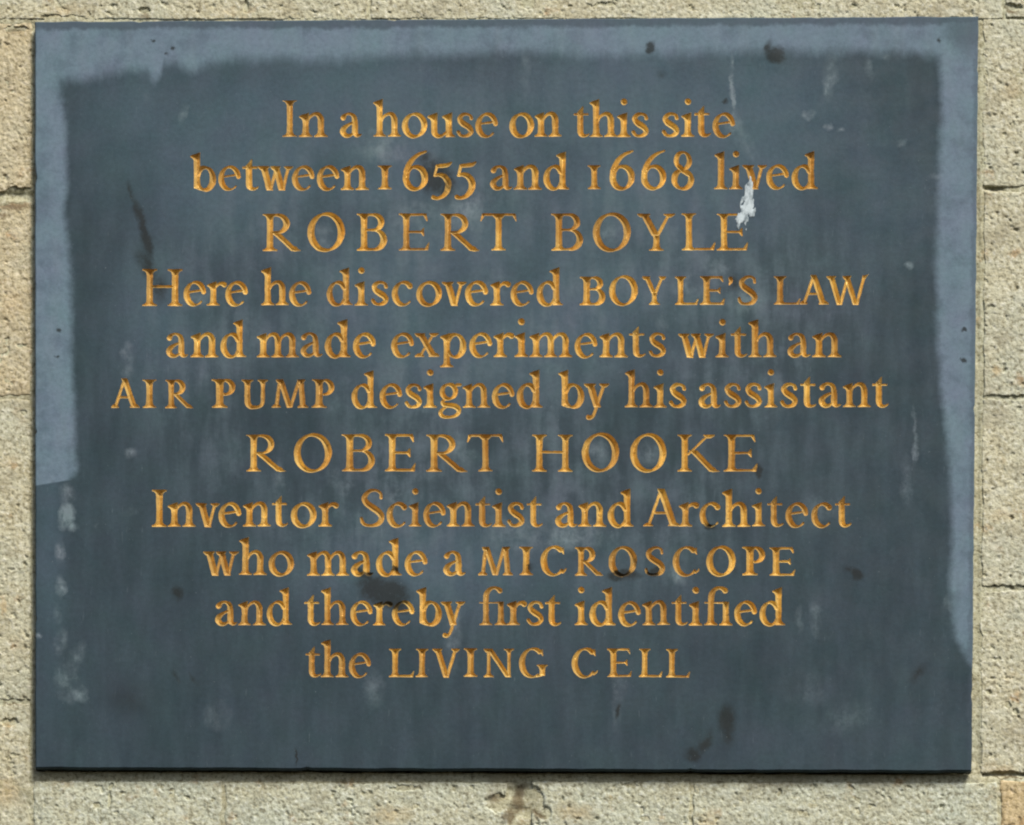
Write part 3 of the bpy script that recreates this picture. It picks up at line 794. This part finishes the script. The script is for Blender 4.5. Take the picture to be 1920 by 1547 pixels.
# face around the carving: leftover cells merged into long strips
flat, cnt, rows = grid_polys(F, gx, gy, False, None, full_cells=False)
out = F > 0
full = out[:-1, :-1] & out[:-1, 1:] & out[1:, 1:] & out[1:, :-1]
quads = []
active = {}
for j in range(ny):
    cur = set()
    if j < ny - 1:
        r = np.concatenate([[0], full[j].astype(np.int8), [0]])
        d = np.diff(r)
        cur = set(zip(np.nonzero(d == 1)[0].tolist(), np.nonzero(d == -1)[0].tolist()))
    for k in list(active):
        if k not in cur:
            quads.append((k[0], active.pop(k), k[1], j))
    for k in cur:
        if k not in active:
            active[k] = j
q = np.array(quads)
qi = np.stack([q[:, 1] * nx + q[:, 0], q[:, 1] * nx + q[:, 2], q[:, 3] * nx + q[:, 2], q[:, 3] * nx + q[:, 0]], 1)
flat = np.concatenate([flat, qi.ravel()]); cnt = np.concatenate([cnt, np.full(len(qi), 4)])
ids, inv = np.unique(flat, return_inverse=True)
x, y, z = grid_positions(ids, F, gx, gy, np.zeros_like(F))
X, Z = to_world(x, y)
verts = [np.column_stack([X, np.zeros(len(X)), Z])]
faces_flat = [inv]; faces_cnt = [cnt]
nv = len(X)
# rim: from the carved field out to the slab's edge, over a small arris and back to the wall
corner = [(65.5, 40), (1835, 30), (1822, 1446), (66, 1440)]
fieldc = [(GX0, GY0), (GX1, GY0), (GX1, GY1), (GX0, GY1)]
NS = 360
CHIPS = [(0, .11, 2.2, .004), (0, .38, 1.8, .003), (0, .83, 2.0, .005), (1, .07, 1.6, .004), (1, .52, 2.2, .004), (1, .9, 2.0, .006), (2, .3, 2.0, .003), (2, .71, 2.6, .004), (3, .2, 1.8, .004), (3, .45, 2.2, .003), (3, .79, 2.4, .005)]
loop_in, loop_a, loop_out = [], [], []
for k in range(4):
    (xa, ya), (xb, yb) = corner[k], corner[(k + 1) % 4]
    (fa, ga), (fb, gb) = fieldc[k], fieldc[(k + 1) % 4]
    nxn, nyn = (yb - ya), -(xb - xa)
    L = math.hypot(nxn, nyn); nxn /= L; nyn /= L
    for i in range(NS):
        u = i / NS
        wob = 0.0 if i == 0 else (float(fbm(np.array([u * 150.0]), np.array([k * 7.7]), 3.0, 3, 41)[0]) - 0.5) * 2.2 - sum(dp * math.exp(-((u - uc) / w) ** 2) for kc, uc, dp, w in CHIPS if kc == k)
        ex, ey = xa + (xb - xa) * u + nxn * wob, ya + (yb - ya) * u + nyn * wob
        loop_in.append((fa + (fb - fa) * u, ga + (gb - ga) * u, 0.0))
        cxm, cym = 948, 740
        dx, dy = ex - cxm, ey - cym
        arr = 2.2
        loop_a.append((ex - arr * (1 if dx > 0 else -1) * (1 if k in (1, 3) or i == 0 else 0), ey - arr * (1 if dy > 0 else -1) * (1 if k in (0, 2) or i == 0 else 0), 0.0))
        loop_out.append((ex, ey, 0.0011))
def ring(pts, y=None):
    a = np.array(pts)
    yy = a[:, 2] if y is None else np.full(len(a), y)
    X, Z = to_world(a[:, 0], a[:, 1])
    return np.column_stack([X, yy, Z])
rings = [ring(loop_in), ring(loop_a), ring(loop_out), ring(loop_out, THICK)]
NR = len(loop_in)
rf = []
for r in range(3):
    for i in range(NR):
        a = nv + r * NR + i; b = nv + r * NR + (i + 1) % NR
        rf += [a, b, b + NR, a + NR]
rf.append(0); rf.pop()
verts += rings
faces_flat.append(np.array(rf)); faces_cnt.append(np.full(len(rf) // 4, 4))
# back of the slab
base = nv + 3 * NR
faces_flat.append(np.arange(base, base + NR)[::-1]); faces_cnt.append(np.array([NR]))
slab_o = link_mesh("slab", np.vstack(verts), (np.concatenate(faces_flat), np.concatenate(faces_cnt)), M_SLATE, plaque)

# gilded grooves, one mesh for each line of the inscription
flat, cnt, rows = grid_polys(F, gx, gy, True, None)
starts = np.concatenate([[0], np.cumsum(cnt)[:-1]])
row_y = gy[rows]
first = flat[starts]
n0_, n1_ = ny * nx, ny * nx + ny * (nx - 1)
col = np.where(first < n0_, first % nx, np.where(first < n1_, (first - n0_) % (nx - 1), (first - n1_) % nx))
cell_x = gx[col]
bounds = [0, 278, 388, 485, 585, 690, 795, 905, 995, 1096, 1196, 9999]   # gaps between the lines
PEOPLE = {"ROBERT", "BOYLE", "BOYLE'S", "HOOKE"}
for k, L in enumerate(LINES):
    ext = [(w[0], np.min(w[2]), np.max(w[3])) for w in L[3]]
    cuts = [0] + [(ext[i][2] + ext[i + 1][1]) / 2 for i in range(len(ext) - 1)] + [9999]
    for i, (text, _, _) in enumerate(ext):
        sel = np.nonzero((row_y >= bounds[k]) & (row_y < bounds[k + 1]) & (cell_x >= cuts[i]) & (cell_x < cuts[i + 1]))[0]
        c = cnt[sel]
        idx = np.repeat(starts[sel] - np.concatenate([[0], np.cumsum(c)[:-1]]), c) + np.arange(c.sum())
        ids, inv = np.unique(flat[idx], return_inverse=True)
        x, y, z = grid_positions(ids, F, gx, gy, depth)
        X, Z = to_world(x, y)
        o = link_mesh("inscription_word", np.column_stack([X, z * S, Z]), (inv, c), M_GILT, plaque)
        text = text.replace("\ufb01", "fi")
        if text not in PEOPLE:
            o["label"] = "carved gilded word reading " + text

# dried bird dropping across two lines of lettering
dh = 0.6
dx_ = np.arange(1365, 1435, dh); dy_ = np.arange(318, 440, dh)
DX, DY = np.meshgrid(dx_, dy_)
wx = DX + (fbm(DX, DY * .5, 9, 3, 71) - .5) * 8; wy = DY + (fbm(DX, DY * .5, 9, 3, 77) - .5) * 12
ds = sd_capsules(wx, wy, np.array([(1407, 334, 1.5), (1405, 345, 5), (1403, 360, 7), (1405, 380, 8), (1409, 396, 7), (1413, 408, 2)], float))
ds = np.minimum(ds, sd_capsules(wx, wy, np.array([(1405, 380, 7), (1397, 398, 8), (1390, 408, 8), (1387, 416, 5), (1384, 425, 1.5)], float)))
ds = np.minimum(ds, sd_capsules(wx, wy, np.array([(1400, 405, 5), (1397, 418, 2.5), (1396, 430, 1)], float)))
ds = np.minimum(ds, sd_capsules(wx, wy, np.array([(1394, 372, 2), (1391, 379, 1.2)], float)))
ds = ds + (fbm(DX + DY * .25, DY * .4, 5, 3, 83) - .54) * 13 * np.clip(1 - np.abs(DY - 392) / 90, .3, 1)
ds[0, :] = ds[-1, :] = 3; ds[:, 0] = ds[:, -1] = 3
ds[np.abs(ds) < .02] = .02
hgt = np.where(ds < 0, 0.25 + np.minimum(-ds, 3) * .2 + fbm(DX, DY, 6, 2, 90) * .3, 0)
flat, cnt, rows = grid_polys(ds, dx_, dy_, True, None)
ids, inv = np.unique(flat, return_inverse=True)
x, y, z = grid_positions(ids, ds, dx_, dy_, hgt)
X, Z = to_world(x, y)
o = link_mesh("bird_dropping", np.column_stack([X, -z * S - 0.0001, Z]), (inv, cnt), M_DROP, plaque, smooth=True)
o["label"] = "white dried bird dropping splashed over the lettering at the right"

# ---------------------------------------------------------------- the stone wall
WY = 0.0095                                     # mean depth of the stone faces behind the plaque face
wall = bpy.data.objects.new("stone_wall", None)
COL.objects.link(wall)
Xb, Zb = to_world(960, 2300, WY)
wall.location = (0, WY, float(Zb))
wall.empty_display_size = 0.05
wall["label"] = "weathered cream limestone wall behind and around the slate plaque"
wall["category"] = "wall"

def axis(a, b, lo, hi, fine=2.0, coarse=9.0):
    out = [a]; x = a
    while x < b - 0.6:
        st = fine if lo - 20 <= x <= hi + 20 else coarse
        x = min(b, x + st)
        out.append(x)
    return np.array(out)

PITS = [(118, 33, 36, 3), (993, 4, 11, 12), (1130, 9, 16, 3), (1896, 14, 16, 6), (1857, 357, 12, 7), (206, 1474, 3, 5), (205, 1500, 3, 12), (1459, 1487, 3, 6),
        (1297, 1490, 3, 18), (270, 20, 10, 6), (460, 12, 5, 10), (1890, 1322, 5, 4), (1905, 1335, 5, 5), (1853, 1298, 4, 4), (43, 773, 4, 4), (20, 1355, 14, 6), (30, 55, 18, 5),
        (1884, 745, 34, 2.6), (352, 1497, 4, 3), (1880, 1101, 34, 2.0), (640, 1465, 14, 3), (1000, 1500, 16, 24), (940, 1505, 26, 14), (1020, 1525, 12, 10), (760, 1478, 26, 3), (1180, 1472, 16, 3), (180, 1510, 7, 5), (1786, 36, 10, 3)]

def stone_block(x0, y0, x1, y1, tint, seed, rough=1.0, edge=2.6, lift=0.0, rag=1.0):
    xs = axis(x0, x1, 0, 1920); ys = axis(y0, y1, 0, 1547)
    X, Y = np.meshgrid(xs, ys)
    # ragged outline
    wx = (fbm(Y, X * 0.2, 26, 3, seed) - .5) * 9; wy = (fbm(X, Y * 0.2, 26, 3, seed + 9) - .5) * 7 * rag
    fxl = np.clip(1 - (X - x0) / 16, 0, 1); fxr = np.clip(1 - (x1 - X) / 16, 0, 1)
    fyl = np.clip(1 - (Y - y0) / 16, 0, 1); fyr = np.clip(1 - (y1 - Y) / 16, 0, 1)
    e = np.minimum(np.minimum(X - x0, x1 - X), np.minimum(Y - y0, y1 - Y))
    Xw = X + wx * (fxl + fxr); Yw = Y + wy * (fyl + fyr)
    d = edge * 1.1 * np.exp(-(e / edge) ** 1.3)                      # worn arris
    d = d + np.where(e < 0.01, 8 if edge > 1 else 2.5, 0)
    big = fbm(X, Y, 150, 3, seed + 1) - .5
    mid = fbm(X, Y, 30, 4, seed + 2) - .5
    fin = fbm(X, Y, 9, 3, seed + 3) - .5
    d = d + rough * (big * 4 + mid * 1.6 + fin * 1.2 + (fbm(X, Y, 5.0, 2, seed + 7) - .5) * 2.0)
    pit = fbm(X, Y, 12, 3, seed + 5, .6)
    d = d + rough * np.clip(pit - .71, 0, 1) * 26
    for (px, py, rx, ry) in PITS:
        if x0 - 30 < px < x1 + 30 and y0 - 30 < py < y1 + 30:
            rr = np.hypot((X - px + mid * 14) / rx, (Y - py + fin * 8) / ry)
            d = d + 11 * np.clip(1.25 - rr, 0, 1) ** .7 * (1 if rx > 8 else .8)
    yy = WY - lift + d * S
    Xo, Zo = to_world(Xw, Yw, yy)
    nyv, nxv = X.shape
    idx = np.arange(nyv * nxv).reshape(nyv, nxv)
    qf = np.stack([idx[:-1, :-1], idx[1:, :-1], idx[1:, 1:], idx[:-1, 1:]], -1).reshape(-1, 4)
    o = link_mesh("stone_block", np.column_stack([Xo.ravel(), yy.ravel(), Zo.ravel()]), (qf.ravel(), np.full(len(qf), 4)), M_STONE, wall, smooth=True)
    o.color = (*tint, 1)
    return o

CREAM = (1.01, 1.01, .95); GREY = (.97, 1.03, 1.03); WARM = (1.04, .96, .84); PALE_T = (1.02, 1.03, .99)
stone_block(-1300, -800, 690, 37, CREAM, 100, edge=.7, rag=.7)
stone_block(694, -800, 1880, 36, PALE_T, 120, edge=.7, rag=.7)
stone_block(1885, -800, 3200, 33, CREAM, 140, edge=.7, rag=.7)
stone_block(-1300, 38, 61, 357, WARM, 160, rag=4)
stone_block(-1300, 381, 60, 743, WARM, 180, rag=3)
stone_block(-1300, 747, 59, 1313, CREAM, 200)
stone_block(-1300, 1319, 57, 2300, CREAM, 220)
stone_block(1843, 36, 3200, 350, PALE_T, 240, edge=.9)
stone_block(1843, 358, 3200, 744, PALE_T, 260, edge=.9)
stone_block(1841, 747, 3200, 1103, PALE_T, 280, edge=.9)
stone_block(1838, 1107, 3200, 1449, PALE_T, 300, edge=.9)
stone_block(1875, 1463, 3200, 2300, (1.06, .89, .68), 320, rough=.6).__setitem__("label", "tan stone at the lower right corner")
stone_block(62, 1464, 417, 2300, GREY, 340, rough=1.15)
stone_block(421, 1466, 952, 2300, GREY, 360, rough=1.15)
stone_block(996, 1464, 1294, 2300, GREY, 380, rough=1.1)
stone_block(1298, 1466, 1870, 2300, GREY, 400, rough=1.1)

# mortar bed behind the stones, seen in the joints and round the plaque
def mortar_bed():
    xs = np.unique(np.concatenate([axis(-1300, 3200, -40, 110, 2.5, 14), axis(1800, 3200, 1800, 1960, 2.5, 14)]))
    ys = np.unique(np.concatenate([axis(-800, 2300, -20, 70, 2.5, 6), axis(1420, 2300, 1420, 1580, 2.5, 9)]))
    X, Y = np.meshgrid(xs, ys)
    d = 2.6 + (fbm(X, Y, 60, 3, 501) - .5) * 3 + (fbm(X, Y, 14, 3, 503) - .5) * 4
    # open joints at the left and right, and the dark void under the foot of the slab
    d = d + (3 + 13 * np.clip((X + 5) / 60, 0, 1) * fbm(X, Y, 22, 2, 513)) * np.exp(-(((X - 20) / 60) ** 2 + ((Y - 367) / 9) ** 4))
    d = d - 2.2 * np.exp(-((Y - 38) / 7) ** 4) * (X < 1842)
    d = d + 9 * np.exp(-(((X - 1858) / 16) ** 2 + ((Y - 355) / 9) ** 2))
    d = d + 6 * np.exp(-((Y - 1452) / 5) ** 2) * (X > 1842)
    ragged = (fbm(X, Y * 0, 30, 3, 507) - .5) * 8
    d = d - 2.4 * np.exp(-((X - 1843) / 7) ** 4) * (Y > 40) * (Y < 1440)
    d = d + 60 * ((Y > 1395) & (Y < 1445.5 + ragged * .5 + (X - 66) * 6 / 1756) & (X > 69) & (X < 1820))
    d = d + 9 * np.exp(-(((X - 975) / 24) ** 2 + ((Y - 1505) / 50) ** 2)) * (1 + 2 * (fbm(X, Y, 16, 3, 511) - .5))
    yy = WY + np.maximum(d, 1.0) * S
    Xo, Zo = to_world(X, Y, yy)
    nyv, nxv = X.shape
    idx = np.arange(nyv * nxv).reshape(nyv, nxv)
    qf = np.stack([idx[:-1, :-1], idx[1:, :-1], idx[1:, 1:], idx[:-1, 1:]], -1).reshape(-1, 4)
    o = link_mesh("mortar", np.column_stack([Xo.ravel(), yy.ravel(), Zo.ravel()]), (qf.ravel(), np.full(len(qf), 4)), M_STONE, wall, smooth=True)
    o.color = (.92, .93, .84, 1)
mortar_bed()
